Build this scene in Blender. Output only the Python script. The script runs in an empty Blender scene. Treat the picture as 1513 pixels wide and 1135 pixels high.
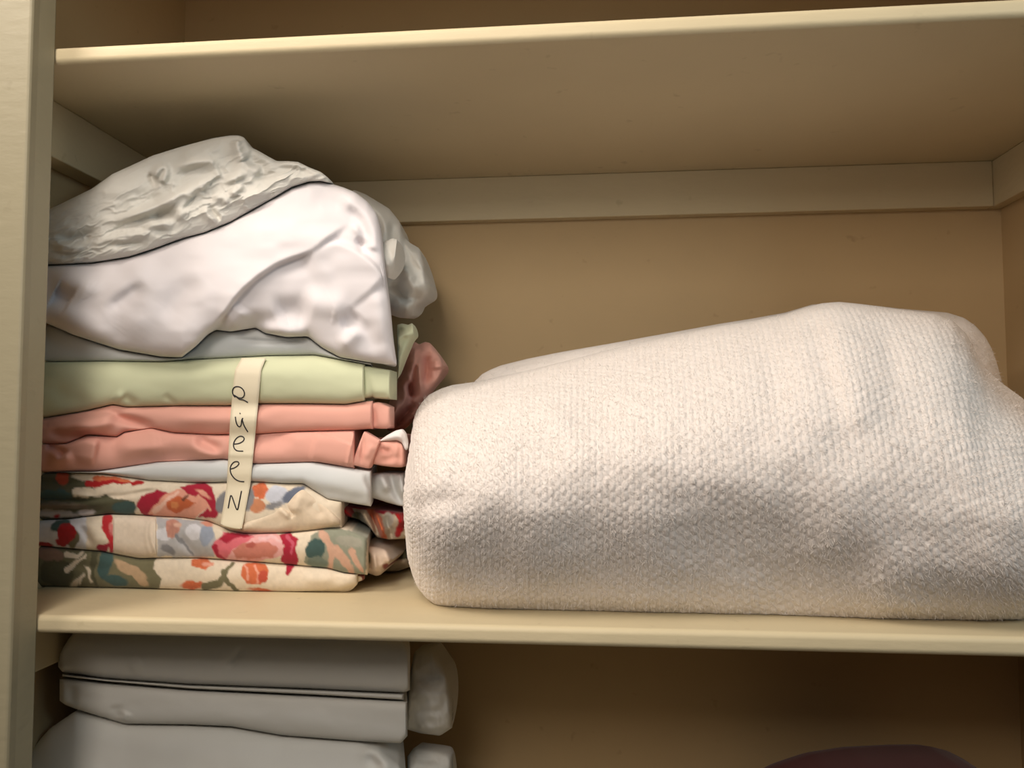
import bpy, bmesh, math
import numpy as np
from mathutils import Matrix, Vector

rng = np.random.default_rng(7)
scene = bpy.context.scene
COL = scene.collection

# ------------------------------------------------------------------ camera
F = 1130.0
CX, CY = 756.5, 567.5
O = np.array([0.6404, -0.7551, 0.195])
YAW, PIT, ROL = 0.0935, 0.0552, -0.0019
H, D, W, CL, CT = 0.5869, 0.4377, 1.2644, 0.0687, 0.0187     # shelf gap, depth, width, cleat height, cleat thickness
T = 0.0185
fw = np.array([-math.sin(YAW)*math.cos(PIT), math.cos(YAW)*math.cos(PIT), math.sin(PIT)])
r0 = np.cross(fw, [0, 0, 1]); r0 /= np.linalg.norm(r0); u0 = np.cross(r0, fw)
rt = math.cos(ROL)*r0 + math.sin(ROL)*u0
up = -math.sin(ROL)*r0 + math.cos(ROL)*u0
cam_d = bpy.data.cameras.new('camera'); cam = bpy.data.objects.new('camera', cam_d); COL.objects.link(cam)
cam_d.sensor_width = 36.0; cam_d.lens = F/1513*36.0; cam_d.clip_start = 0.01
M4 = Matrix.Identity(4)
for i in range(3):
    M4[i][0] = rt[i]; M4[i][1] = up[i]; M4[i][2] = -fw[i]; M4[i][3] = O[i]
cam.matrix_world = M4
scene.camera = cam

def ray(px, py):
    px = np.asarray(px, float); py = np.asarray(py, float)
    return fw + ((px-CX)/F)[..., None]*rt + ((CY-py)/F)[..., None]*up
def atY(px, py, Y):                     # photo pixel -> point on the plane y = Y
    d = ray(px, py); s = (np.asarray(Y)-O[1])/d[..., 1]
    return O + s[..., None]*d
def atZ(px, py, Z):
    d = ray(px, py); s = (Z-O[2])/d[..., 2]
    return O + s[..., None]*d

def lin(c):
    c = np.asarray(c, float)/255.0
    return np.where(c <= 0.04045, c/12.92, ((c+0.055)/1.055)**2.4)
def C(r, g, b):
    l = lin((r, g, b)); return (l[0], l[1], l[2], 1.0)

# ------------------------------------------------------------------ noise
def _hash(ix, iy, seed):
    n = (ix.astype(np.int64)*374761393 + iy.astype(np.int64)*668265263 + seed*2147483647 + 974711) & 0xffffffff
    n = ((n ^ (n >> 13))*1274126177) & 0xffffffff
    return ((n ^ (n >> 16)) & 0xffff)/65535.0
def vnoise(x, y, seed=0):
    ix = np.floor(x); iy = np.floor(y); fx = x-ix; fy = y-iy
    fx = fx*fx*fx*(fx*(fx*6-15)+10); fy = fy*fy*fy*(fy*(fy*6-15)+10)
    a = _hash(ix, iy, seed); b = _hash(ix+1, iy, seed); c = _hash(ix, iy+1, seed); d = _hash(ix+1, iy+1, seed)
    return (a*(1-fx)+b*fx)*(1-fy)+(c*(1-fx)+d*fx)*fy - 0.5
def fbm(x, y, seed=0, n=3):
    s = 0; a = 1.0
    for i in range(n):
        s = s + a*vnoise(x*2**i+i*17.3, y*2**i-i*9.1, seed+i); a *= 0.5
    return s
def sstep(a, b, x):
    t = np.clip((x-a)/(b-a), 0, 1); return t*t*(3-2*t)

# ------------------------------------------------------------------ folds (displacement towards the viewer side of a cloth face)
def polydist(px, py, pts):
    pts = np.asarray(pts, float); best = np.full(px.shape, 1e9); sd = np.zeros(px.shape); tt = np.zeros(px.shape)
    seg = np.hypot(*(pts[1:]-pts[:-1]).T); cum = np.concatenate([[0], np.cumsum(seg)]); tot = cum[-1]
    for i in range(len(pts)-1):
        ax, ay = pts[i]; bx, by = pts[i+1]; vx, vy = bx-ax, by-ay; L2 = vx*vx+vy*vy+1e-9
        t = np.clip(((px-ax)*vx+(py-ay)*vy)/L2, 0, 1)
        dx = px-(ax+t*vx); dy = py-(ay+t*vy); d = np.hypot(dx, dy)
        cr = (vx*(py-ay)-vy*(px-ax))                       # >0 : right-hand side walking along the line (below, if it runs to +x)
        m = d < best
        best = np.where(m, d, best); sd = np.where(m, np.sign(cr)*d, sd); tt = np.where(m, (cum[i]+t*seg[i])/tot, tt)
    return best, sd, tt
def chaikin(P, n=2):
    P = np.asarray(P, float)
    if len(P) < 3: return P
    for _ in range(n):
        Q = [P[0]]
        for a, b in zip(P[:-1], P[1:]): Q += [0.75*a+0.25*b, 0.25*a+0.75*b]
        P = np.array(Q+[P[-1]])
    return P
def fold_disp(px, py, folds):
    out = np.zeros(px.shape)
    for f in folds:
        kind, A, w, pts = f[:4]; pts = chaikin(pts)
        d, sd, t = polydist(px, py, pts)
        fade = sstep(0.0, 0.34, t)*(1-sstep(0.66, 1.0, t)) if len(f) < 5 else sstep(0.0, f[4][0]+0.02, t)*(1-sstep(1-f[4][1]-0.02, 1.0, t))
        if kind == 'r':                                    # rounded ridge (A < 0: valley)
            out += A*fade*np.exp(-0.5*(d/w)**2)
        elif kind == 's':                                  # overlapped edge: high below the line, dying away over w
            e = 1/(1+np.exp(-np.clip(sd/1.6, -30, 30)))
            out += A*fade*e*np.exp(-np.maximum(sd, 0)/w)
        elif kind == 'u':                                  # overlapped edge: high above the line
            e = 1/(1+np.exp(np.clip(sd/1.6, -30, 30)))
            out += A*fade*e*np.exp(np.minimum(sd, 0)/w)
        elif kind == 'b':                                  # round bump around a point
            out += A*np.exp(-0.5*(np.hypot(px-pts[0][0], py-pts[0][1])/w)**2)
    return out

# ------------------------------------------------------------------ mesh helpers
def mesh_obj(name, verts, faces, mat, parent=None, smooth=True, colors=None):
    me = bpy.data.meshes.new(name)
    me.from_pydata(np.asarray(verts).tolist(), [], faces if isinstance(faces, list) else faces.tolist())
    if colors is not None:
        a = me.color_attributes.new('pattern', 'FLOAT_COLOR', 'POINT')
        c4 = np.ones((len(verts), 4)); c4[:, :3] = colors; a.data.foreach_set('color', c4.ravel())
    bm = bmesh.new(); bm.from_mesh(me); bmesh.ops.recalc_face_normals(bm, faces=bm.faces); bm.to_mesh(me); bm.free()
    if smooth: me.polygons.foreach_set('use_smooth', [True]*len(me.polygons))
    me.materials.append(mat); me.update()
    o = bpy.data.objects.new(name, me); COL.objects.link(o)
    if parent is not None:
        o.parent = parent; o.matrix_parent_inverse = Matrix.Translation(-Vector(parent.location))
    return o
def empty(name, loc, label, cat, group=None):
    o = bpy.data.objects.new(name, None); COL.objects.link(o); o.location = [float(a) for a in loc]; o.empty_display_size = 0.05
    return tag(o, label, cat, group)
def tag(o, label, cat, group=None):
    o['label'] = label; o['category'] = cat
    if group: o['group'] = group
    return o
def struct(o, label=None):
    o['kind'] = 'structure'
    return o
def box(name, a, b, mat, bevel=0.0, parent=None, seg=3):
    bm = bmesh.new(); bmesh.ops.create_cube(bm, size=1.0)
    a = np.array(a); b = np.array(b)
    for v in bm.verts: v.co = Vector(((v.co.x+.5)*(b[0]-a[0])+a[0], (v.co.y+.5)*(b[1]-a[1])+a[1], (v.co.z+.5)*(b[2]-a[2])+a[2]))
    if bevel: bmesh.ops.bevel(bm, geom=list(bm.edges), offset=bevel, segments=seg, profile=0.5, affect='EDGES')
    me = bpy.data.meshes.new(name); bm.to_mesh(me); bm.free()
    if bevel: me.polygons.foreach_set('use_smooth', [True]*len(me.polygons))
    me.materials.append(mat)
    o = bpy.data.objects.new(name, me); COL.objects.link(o)
    if bevel:
        m = o.modifiers.new('wn', 'WEIGHTED_NORMAL'); m.keep_sharp = True
    if parent is not None:
        o.parent = parent; o.matrix_parent_inverse = Matrix.Translation(-Vector(parent.location))
    return o

def curve(pts, x, sm=4.0):
    """smoothed polyline y(x)"""
    pts = np.asarray(pts, float); i = np.argsort(pts[:, 0], kind='stable'); pts = pts[i]
    if sm <= 0: return np.interp(x, pts[:, 0], pts[:, 1])
    offs = np.linspace(-2, 2, 9)*sm*0.5; wt = np.exp(-0.5*(offs/(sm*0.5))**2); wt /= wt.sum()
    lo, hi = pts[0, 0], pts[-1, 0]
    room = np.minimum(1, np.minimum(x-lo, hi-x)/(sm+1e-6)); room = np.clip(room, 0, 1)
    return sum(w*np.interp(x+o*room, pts[:, 0], pts[:, 1]) for w, o in zip(wt, offs))

def sprof(v, n):
    return np.maximum(0, 1-np.abs(2*v-1)**n)**(1.0/n)

DEPTH = {}          # front depth samples, for what lies on the stack
def cloth(name, top, bot, mat, parent, Y, bulge, depth, x0=None, x1=None, step=2.5, nv=40, n=2.4, folds=(), noise=(0.0015, 60, 40, 1),
          endr=(12, 12), endp=2.2, back='flat', paint=None, sm=4.0, edge_keep=0.6, sag=0.0, record=None, endfine=True, taper=0, zmin=0.0006, flat=False, gap=0.4, amp=1.0, crush=None):
    """closed folded-cloth body. top / bot: its upper and lower contour, seen from the front; Y: depth of its creases (number or fn(px));
    the face bulges forward by `bulge`, the body runs back by `depth`."""
    top = np.asarray(top, float); bot = np.asarray(bot, float)
    if x0 is None: x0 = max(top[:, 0].min(), bot[:, 0].min())
    if x1 is None: x1 = min(top[:, 0].max(), bot[:, 0].max())
    nc = max(8, int((x1-x0)/step)+1)
    u = np.linspace(0, 1, nc)
    if endfine: u = u+0.0*u; 
    xs = x0+u*(x1-x0)
    if endfine:
        k = min(6*step, (x1-x0)/6)
        extra = np.concatenate([x0+k*np.linspace(0, 1, 10)**2, x1-k*np.linspace(0, 1, 10)**2]); xs = np.unique(np.round(np.concatenate([xs, extra]), 3)); nc = len(xs)
    ty = curve(top, xs, sm); by = curve(bot, xs, sm)-gap; by = np.maximum(by, ty+0.3)
    u = (xs-xs[0])/(xs[-1]-xs[0])
    th = np.linspace(0, 1, nv); v = 0.5-0.5*np.cos(np.pi*th); v = 0.45*v+0.55*th
    PX = np.repeat(xs[None], nv, 0); PY = ty[None]+(by-ty)[None]*v[:, None]
    Yc = (Y(xs) if callable(Y) else np.full(nc, float(Y)))
    er0, er1 = endr
    e = np.ones(nc)
    if er0: e *= sprof(0.5*np.clip((xs-x0)/er0, 0, 1), endp)
    if er1: e *= sprof(0.5*np.clip((x1-xs)/er1, 0, 1), endp)
    pr = sprof(v, n)[:, None]*np.ones(nc)[None]
    keep = np.minimum(1, pr/edge_keep)*np.minimum(1, e/0.7)[None]
    disp = amp*fold_disp(PX, PY, folds)*keep
    if crush is not None: disp = disp+crush(PX, PY)*keep
    if noise: disp = disp+noise[0]*fbm(PX/noise[1], PY/noise[2], noise[3])*keep
    YY = Yc[None] - bulge*pr*e[None] - disp
    YY = np.minimum(YY, Yc[None])
    Pf = atY(PX, PY, YY)
    if record is not None:
        DEPTH.setdefault(record, []).append((PX.ravel(), PY.ravel(), YY.ravel()))
    # rear of the loop
    nb = 10
    Tp = Pf[0]; Bp = Pf[-1]
    rows = []
    if back == 'flat':
        kk = np.linspace(0, 1, nb+1)[1:]
        for q in kk:
            p = Bp.copy(); p[:, 1] += depth*q*np.maximum(e, .15); p[:, 0] -= (0.36 if taper else 0)*depth*q*np.maximum(e, .15)*np.clip((p[:, 0]-0.12)/0.43, 0, 1); rows.append(p)
        for q in kk[::-1]:
            p = Tp.copy(); p[:, 1] += depth*q*np.maximum(e, .15); p[:, 0] -= (0.36 if taper else 0)*depth*q*np.maximum(e, .15)*np.clip((p[:, 0]-0.12)/0.43, 0, 1); rows.append(p)
    else:
        vb = np.linspace(1, 0, 2*nb+2)[1:-1]
        for q in vb:
            p = Tp*(1-q)+Bp*q; k = sprof(np.array([q]), 2.2)[0]; p[:, 1] += depth*k*e; p[:, 0] -= (0.36 if taper else 0)*depth*k*e*np.clip((p[:, 0]-0.12)/0.43, 0, 1); rows.append(p)
    G = np.concatenate([Pf, np.array(rows)], 0)
    if zmin is not None: G[..., 2] = np.maximum(G[..., 2], zmin)
    if flat: k = (np.clip(e, 0, 1)**3)[None]; G[nv-1:nv+nb, :, 2] = G[nv-1:nv+nb, :, 2]*(1-k)+zmin*k
    nr = G.shape[0]
    idx = np.arange(nr*nc).reshape(nr, nc)
    a = idx; b = np.roll(idx, -1, 0)
    faces = np.stack([a[:, :-1], b[:, :-1], b[:, 1:], a[:, 1:]], -1).reshape(-1, 4)
    fl = faces.tolist()
    # end caps: a fan around the middle of the loop
    GV = G.reshape(-1, 3); caps = []
    for ci in (0, nc-1):
        loop = idx[:, ci].tolist(); mid = nr*nc+len(caps); caps.append(GV[loop].mean(0))
        for p, q in zip(loop, loop[1:]+loop[:1]): fl.append([p, q, mid])
    GV = np.concatenate([GV, np.array(caps)], 0)
    cols = None
    if paint is not None:
        cf = paint(PX, PY)
        cb = np.concatenate([np.repeat(cf[-1][None], len(rows)//2, 0), np.repeat(cf[0][None], len(rows)-len(rows)//2, 0)], 0)
        cols = np.concatenate([cf, cb], 0); cols = np.concatenate([cols.reshape(-1, 3), cols[nv//2, 0][None], cols[nv//2, -1][None]], 0)
    return mesh_obj(name, GV, fl, mat, parent, True, cols)

# ------------------------------------------------------------------ materials
def mat_new(name):
    m = bpy.data.materials.new(name); m.use_nodes = True
    nt = m.node_tree; b = nt.nodes['Principled BSDF']
    return m, nt, b
def add(nt, t, **kw):
    n = nt.nodes.new(t)
    for k, v in kw.items(): setattr(n, k, v)
    return n
def cloth_mat(name, color, rough=0.9, sheen=0.15, weave=1500.0, bump=0.12, vary=0.04, attr=False, trans=0.0):
    m, nt, b = mat_new(name)
    tc = add(nt, 'ShaderNodeTexCoord')
    nz = add(nt, 'ShaderNodeTexNoise'); nz.inputs['Scale'].default_value = 14; nz.inputs['Detail'].default_value = 3
    nt.links.new(tc.outputs['Object'], nz.inputs['Vector'])
    mx = add(nt, 'ShaderNodeMix', data_type='RGBA'); mx.blend_type = 'MULTIPLY'; mx.inputs[0].default_value = 1.0
    rp = add(nt, 'ShaderNodeMapRange'); rp.inputs[3].default_value = 1-vary; rp.inputs[4].default_value = 1+vary
    nt.links.new(nz.outputs['Fac'], rp.inputs[0])
    if attr:
        at = add(nt, 'ShaderNodeAttribute', attribute_name='pattern'); nt.links.new(at.outputs['Color'], mx.inputs[6])
    else: mx.inputs[6].default_value = color
    nt.links.new(rp.outputs[0], mx.inputs[7]); nt.links.new(mx.outputs[2], b.inputs['Base Color'])
    w = add(nt, 'ShaderNodeTexNoise'); w.inputs['Scale'].default_value = weave; w.inputs['Detail'].default_value = 1
    nt.links.new(tc.outputs['Object'], w.inputs['Vector'])
    bp = add(nt, 'ShaderNodeBump'); bp.inputs['Strength'].default_value = bump; bp.inputs['Distance'].default_value = 0.0005
    nt.links.new(w.outputs['Fac'], bp.inputs['Height']); nt.links.new(bp.outputs['Normal'], b.inputs['Normal'])
    b.inputs['Roughness'].default_value = rough; b.inputs['Sheen Weight'].default_value = sheen
    b.inputs['Specular IOR Level'].default_value = 0.2
    return m
def paint_mat(name, color, rough=0.5, vary=0.05, bump=0.25, scale=60.0, spots=True):
    m, nt, b = mat_new(name)
    tc = add(nt, 'ShaderNodeTexCoord')
    n1 = add(nt, 'ShaderNodeTexNoise'); n1.inputs['Scale'].default_value = 9; n1.inputs['Detail'].default_value = 4
    nt.links.new(tc.outputs['Object'], n1.inputs['Vector'])
    rp = add(nt, 'ShaderNodeMapRange'); rp.inputs[3].default_value = 1-vary; rp.inputs[4].default_value = 1+vary
    nt.links.new(n1.outputs['Fac'], rp.inputs[0])
    mx = add(nt, 'ShaderNodeMix', data_type='RGBA'); mx.blend_type = 'MULTIPLY'; mx.inputs[0].default_value = 1.0
    mx.inputs[6].default_value = color; nt.links.new(rp.outputs[0], mx.inputs[7])
    last = mx.outputs[2]
    if spots:                                              # a few worn, dingy specks in the paint
        n3 = add(nt, 'ShaderNodeTexNoise'); n3.inputs['Scale'].default_value = 45; n3.inputs['Detail'].default_value = 2
        nt.links.new(tc.outputs['Object'], n3.inputs['Vector'])
        r3 = add(nt, 'ShaderNodeMapRange'); r3.inputs[1].default_value = 0.70; r3.inputs[2].default_value = 0.80; r3.inputs[4].default_value = 0.35
        nt.links.new(n3.outputs['Fac'], r3.inputs[0])
        m3 = add(nt, 'ShaderNodeMix', data_type='RGBA'); m3.inputs[7].default_value = (color[0]*.55, color[1]*.5, color[2]*.42, 1)
        nt.links.new(r3.outputs[0], m3.inputs[0]); nt.links.new(last, m3.inputs[6]); last = m3.outputs[2]
    nt.links.new(last, b.inputs['Base Color'])
    n2 = add(nt, 'ShaderNodeTexNoise'); n2.inputs['Scale'].default_value = scale; n2.inputs['Detail'].default_value = 4
    mp = add(nt, 'ShaderNodeMapping'); mp.inputs['Scale'].default_value = (0.6, 1, 1.6)
    nt.links.new(tc.outputs['Object'], mp.inputs['Vector']); nt.links.new(mp.outputs[0], n2.inputs['Vector'])
    bp = add(nt, 'ShaderNodeBump'); bp.inputs['Strength'].default_value = bump; bp.inputs['Distance'].default_value = 0.002
    nt.links.new(n2.outputs['Fac'], bp.inputs['Height']); nt.links.new(bp.outputs['Normal'], b.inputs['Normal'])
    b.inputs['Roughness'].default_value = rough; b.inputs['Specular IOR Level'].default_value = 0.3
    return m

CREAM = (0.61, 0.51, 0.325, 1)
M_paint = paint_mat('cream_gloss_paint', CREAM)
M_casing = paint_mat('cream_casing_dimmed', (0.30, 0.262, 0.17, 1))  # cream made darker: the casing's weaker light is put into its colour
M_wall = paint_mat('cream_wall_paint', (0.54, 0.385, 0.205, 1), rough=0.7, bump=0.12)
M_white = cloth_mat('white_cotton', (0.745, 0.70, 0.71, 1))
M_ivory = cloth_mat('ivory_cotton', (0.69, 0.665, 0.605, 1), sheen=0.2)
M_blue = cloth_mat('pale_blue_cotton', (0.62, 0.635, 0.63, 1))
M_green = cloth_mat('sage_green_cotton', C(205, 208, 174))
M_pink = cloth_mat('dusty_pink_cotton', C(226, 168, 152))
M_flor = cloth_mat('floral_cotton', (1, 1, 1, 1), attr=True, vary=0.02)
M_low = cloth_mat('white_percale', (0.68, 0.66, 0.61, 1))
M_tag = cloth_mat('white_satin_tag', (0.8, 0.76, 0.74, 1))
M_red = cloth_mat('dark_red_cloth', (0.13, 0.014, 0.008, 1), sheen=0.1)
M_ink = mat_new('black_ink')[0]; M_ink.node_tree.nodes['Principled BSDF'].inputs['Base Color'].default_value = (0.02, 0.017, 0.02, 1)
M_tape, nt, b = mat_new('masking_tape')
b.inputs['Base Color'].default_value = C(238, 226, 198); b.inputs['Roughness'].default_value = 0.6; b.inputs['Alpha'].default_value = 0.93
w = add(nt, 'ShaderNodeTexNoise'); w.inputs['Scale'].default_value = 250; w.inputs['Detail'].default_value = 3
bp = add(nt, 'ShaderNodeBump'); bp.inputs['Strength'].default_value = 0.15; bp.inputs['Distance'].default_value = 0.001
nt.links.new(w.outputs['Fac'], bp.inputs['Height']); nt.links.new(bp.outputs['Normal'], b.inputs['Normal'])
M_knit = cloth_mat('cream_wool', (0.76, 0.695, 0.645, 1), sheen=0.25, weave=420, bump=0.5, vary=0.03, rough=1.0)

# ------------------------------------------------------------------ the closet
XW = -0.022; ZT = 1.12; ZB = -0.42                                        # closet ceiling, lowest shelf top
struct(box('wall_back', (-0.08, D, ZB-0.1), (W+0.05, D+0.05, ZT+.05), M_wall))
struct(box('wall_left', (-0.08, -0.03, ZB-0.1), (XW, D, ZT+.05), M_wall))
struct(box('wall_right', (W, -0.03, ZB-0.1), (W+0.05, D, ZT+.05), M_wall))
struct(box('ceiling', (XW, -0.03, ZT), (W, D, ZT+.05), M_wall))
SH = []
lab = ['cream painted closet shelf above the linen, seen from below', 'cream painted closet shelf carrying the folded sheets and the knitted blanket',
       'cream painted closet shelf at the bottom, under the white pillowcases']
for z, l in zip((H+T, 0.0, ZB), lab):
    o = box('closet_shelf', (XW, 0.0, z-T), (W, D, z), M_paint, bevel=0.006, seg=5)
    tag(o, l, 'shelf', 'closet shelves'); SH.append(o)
ti = [0]
def trim(a, b, bevel=0.002, mat=None):
    ti[0] += 1
    return struct(box('trim_%d' % ti[0], a, b, mat or M_paint, bevel=bevel, seg=2))
for z in (H, -T):
    trim((0.010, D-CT, z-CL), (W-CT, D, z))                     # battens under the shelves: rear, left, right
    trim((XW, 0.03, z-CL), (0.010, D, z))
    trim((W-CT, 0.03, z-CL), (W, D, z))

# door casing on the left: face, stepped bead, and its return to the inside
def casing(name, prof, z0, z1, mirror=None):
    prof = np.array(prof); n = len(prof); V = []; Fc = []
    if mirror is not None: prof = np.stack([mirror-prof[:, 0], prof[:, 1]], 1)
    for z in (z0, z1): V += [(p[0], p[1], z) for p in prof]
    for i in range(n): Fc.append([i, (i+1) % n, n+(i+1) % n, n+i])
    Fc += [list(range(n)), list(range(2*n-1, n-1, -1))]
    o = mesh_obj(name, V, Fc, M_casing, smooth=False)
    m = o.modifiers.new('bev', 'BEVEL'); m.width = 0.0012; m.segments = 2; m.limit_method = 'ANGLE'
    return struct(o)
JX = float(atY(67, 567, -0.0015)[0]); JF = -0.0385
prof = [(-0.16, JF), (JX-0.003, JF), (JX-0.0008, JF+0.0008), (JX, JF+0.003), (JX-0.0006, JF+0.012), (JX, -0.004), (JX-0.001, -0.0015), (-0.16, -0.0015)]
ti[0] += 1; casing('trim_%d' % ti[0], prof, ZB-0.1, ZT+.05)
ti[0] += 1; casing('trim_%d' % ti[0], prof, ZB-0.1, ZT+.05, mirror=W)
trim((JX, -0.038, 0.79), (W-JX, -0.0015, ZT+.05))           # head of the opening, above the frame

# ------------------------------------------------------------------ the stack of sheets
p1 = atZ(np.array(100.), np.array(867.), 0.0); p2 = atZ(np.array(505.), np.array(871.), 0.0)
Yst = 0.135
slope = (p2[1]-p1[1])/(505-100)
YC = lambda x: Yst+0*x
DP = 0.24

# contour lines between the layers (photo pixels)
L_floor = [(20, 862), (57, 864), (340, 875), (448, 875), (504, 872), (524, 866), (538, 858)]
L_ab = [(20, 803), (59, 807), (150, 815), (178, 821), (206, 826), (240, 825), (295, 825), (340, 828), (422, 834), (484, 840), (509, 847), (532, 849), (545, 850)]
L_bc = [(20, 770), (59, 769), (104, 767), (124, 764), (163, 760), (204, 761), (229, 763), (270, 765), (306, 770), (324, 777), (340, 785), (361, 789), (422, 788), (453, 785), (484, 781), (510, 780), (545, 795)]
L_cd = [(20, 700), (64, 700), (81, 698), (150, 700), (219, 710), (295, 714), (371, 712), (422, 715), (448, 715), (484, 738), (537, 747), (592, 756)]
L_de = [(20, 699), (63, 698), (142, 697), (234, 683), (331, 679), (371, 686), (461, 683), (473, 684), (512, 691), (545, 696), (597, 693)]
L_ef = [(20, 660), (63, 656), (98, 656), (129, 643), (173, 646), (183, 639), (224, 633), (257, 640), (320, 643), (379, 642), (404, 640), (443, 638), (524, 636), (545, 634), (600, 640)]
L_fg = [(20, 622), (65, 618), (130, 607), (166, 598), (188, 602), (265, 600), (340, 600), (383, 597), (452, 597), (511, 598), (540, 593), (600, 590)]
L_gh = [(20, 535), (68, 535), (152, 534), (238, 535), (276, 532), (340, 529), (396, 526), (466, 525), (538, 538), (580, 546)]
L_hi = [(20, 470), (71, 479), (107, 495), (175, 517), (238, 528), (269, 529), (290, 512), (307, 495), (319, 488), (340, 491), (378, 485), (392, 493), (423, 499), (455, 498), (475, 514), (502, 529), (538, 535), (569, 539), (586, 539)]
L_ij = [(20, 397), (72, 392), (135, 389), (191, 380), (225, 369), (270, 353), (303, 344), (340, 329), (397, 297), (431, 277), (456, 269), (474, 268), (492, 272)]

# --- floral pattern, laid out as printed shapes with wavy edges
cr = lambda *c: lin(c)
CRM = cr(236, 216, 184)
def make_paint(base, shapes, seed=3, warp=4.0):
    def fn(px, py):
        wx = px+warp*fbm(px/13, py/13, seed)+1.2*fbm(px/4, py/4, seed+5); wy = py+warp*fbm(px/13, py/13, seed+11)+1.2*fbm(px/4, py/4, seed+17)
        out = np.ones(px.shape+(3,))*np.asarray(base)
        for s in shapes:
            k, col = s[0], np.asarray(s[1])
            if k == 'e':
                cx, cy, rx, ry, an = s[2:7]; ca, sa = math.cos(an), math.sin(an)
                dx, dy = wx-cx, wy-cy; q = np.hypot((dx*ca+dy*sa)/rx, (-dx*sa+dy*ca)/ry); d = (1-q)*min(rx, ry)
            elif k == 'f':                                  # flower with lobed rim
                cx, cy, rx, ry, lob, ph = s[2:8]; dx, dy = (wx-cx)/rx, (wy-cy)/ry
                q = np.hypot(dx, dy)/(1+0.09*np.cos(lob*np.arctan2(dy, dx)+ph)); d = (1-q)*min(rx, ry); col = col*(1+0.10*np.cos(2*lob*np.arctan2(dy, dx)+ph)*np.clip(q, 0, 1))[..., None]*(0.92+0.16*np.clip(q, 0, 1))[..., None]
            elif k == 'l':                                  # stroke
                dd, _, t = polydist(wx, wy, s[3]); d = s[2]*(1-0.5*t)-dd
            elif k == 'p':                                  # polygon
                P = np.asarray(s[2], float); ins = np.zeros(px.shape, bool); dm, _, _ = polydist(wx, wy, np.concatenate([P, P[:1]]))
                j = len(P)-1
                for i in range(len(P)):
                    c = ((P[i, 1] > wy) != (P[j, 1] > wy)) & (wx < (P[j, 0]-P[i, 0])*(wy-P[i, 1])/(P[j, 1]-P[i, 1]+1e-9)+P[i, 0]); ins ^= c; j = i
                d = np.where(ins, dm, -dm)
            a = sstep(-1.3, 1.3, d)[..., None]
            out = out*(1-a)+col*a
        m = 1+0.10*fbm(px/5, py/5, seed+40)
        return out*m[..., None]*np.array([0.86, 0.90, 1.0])
    return fn
OL = cr(122, 114, 82); OLD = cr(92, 88, 62); TEAL = cr(70, 92, 84); ORG = cr(214, 112, 70); SAL = cr(236, 164, 134); CRI = cr(176, 38, 56); RED = cr(178, 34, 34)
PNK = cr(226, 112, 116); GRY = cr(190, 184, 176); GRYD = cr(140, 136, 132); TAN = cr(196, 162, 122); GRN = cr(150, 150, 126); WHT = cr(226, 220, 214)
paint_a = make_paint(CRM, [
    ('p', OL, [(0, 800), (232, 812), (228, 840), (240, 856), (232, 875), (0, 880)]),
    ('e', OLD, 84, 846, 26, 20, 0.3), ('e', cr(150, 118, 96), 72, 818, 22, 10, 0.2), ('e', TEAL, 155, 832, 10, 24, 0.15), ('e', TEAL, 172, 858, 18, 8, 0.3),
    ('e', TAN, 192, 842, 28, 8, 0.5), ('e', TAN, 208, 858, 14, 6, 0.7), ('l', CRM, 5, [(98, 818), (112, 822), (122, 815)]), ('l', CRM, 4.5, [(100, 842), (112, 832), (126, 822)]),
    ('l', CRM, 4, [(108, 866), (122, 852), (118, 862)]), ('l', CRM, 3, [(128, 838), (131, 852), (136, 862)]), ('l', OLD, 4, [(140, 818), (136, 845), (144, 868)]),
    ('f', ORG, 298, 832, 14, 8, 5, 0), ('e', SAL, 306, 832, 7, 3, 0), ('f', ORG, 284, 865, 15, 7, 4, 1), ('l', OL, 6, [(302, 868), (326, 862), (336, 842), (342, 832)]), ('l', OL, 5, [(330, 846), (338, 864), (352, 872)]),
    ('p', ORG, [(356, 838), (368, 832), (390, 833), (397, 842), (395, 856), (384, 864), (366, 864), (356, 852)]), ('l', SAL, 2, [(362, 836), (368, 846), (366, 858)]), ('l', SAL, 2.5, [(376, 838), (382, 850), (380, 862)]), ('e', cr(196, 84, 60), 388, 852, 7, 10, 0.2),
    ('l', CRI, 8, [(428, 826), (430, 836), (426, 846)]), ('e', ORG, 386, 872, 18, 3, 0)], 3, 4)
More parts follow.
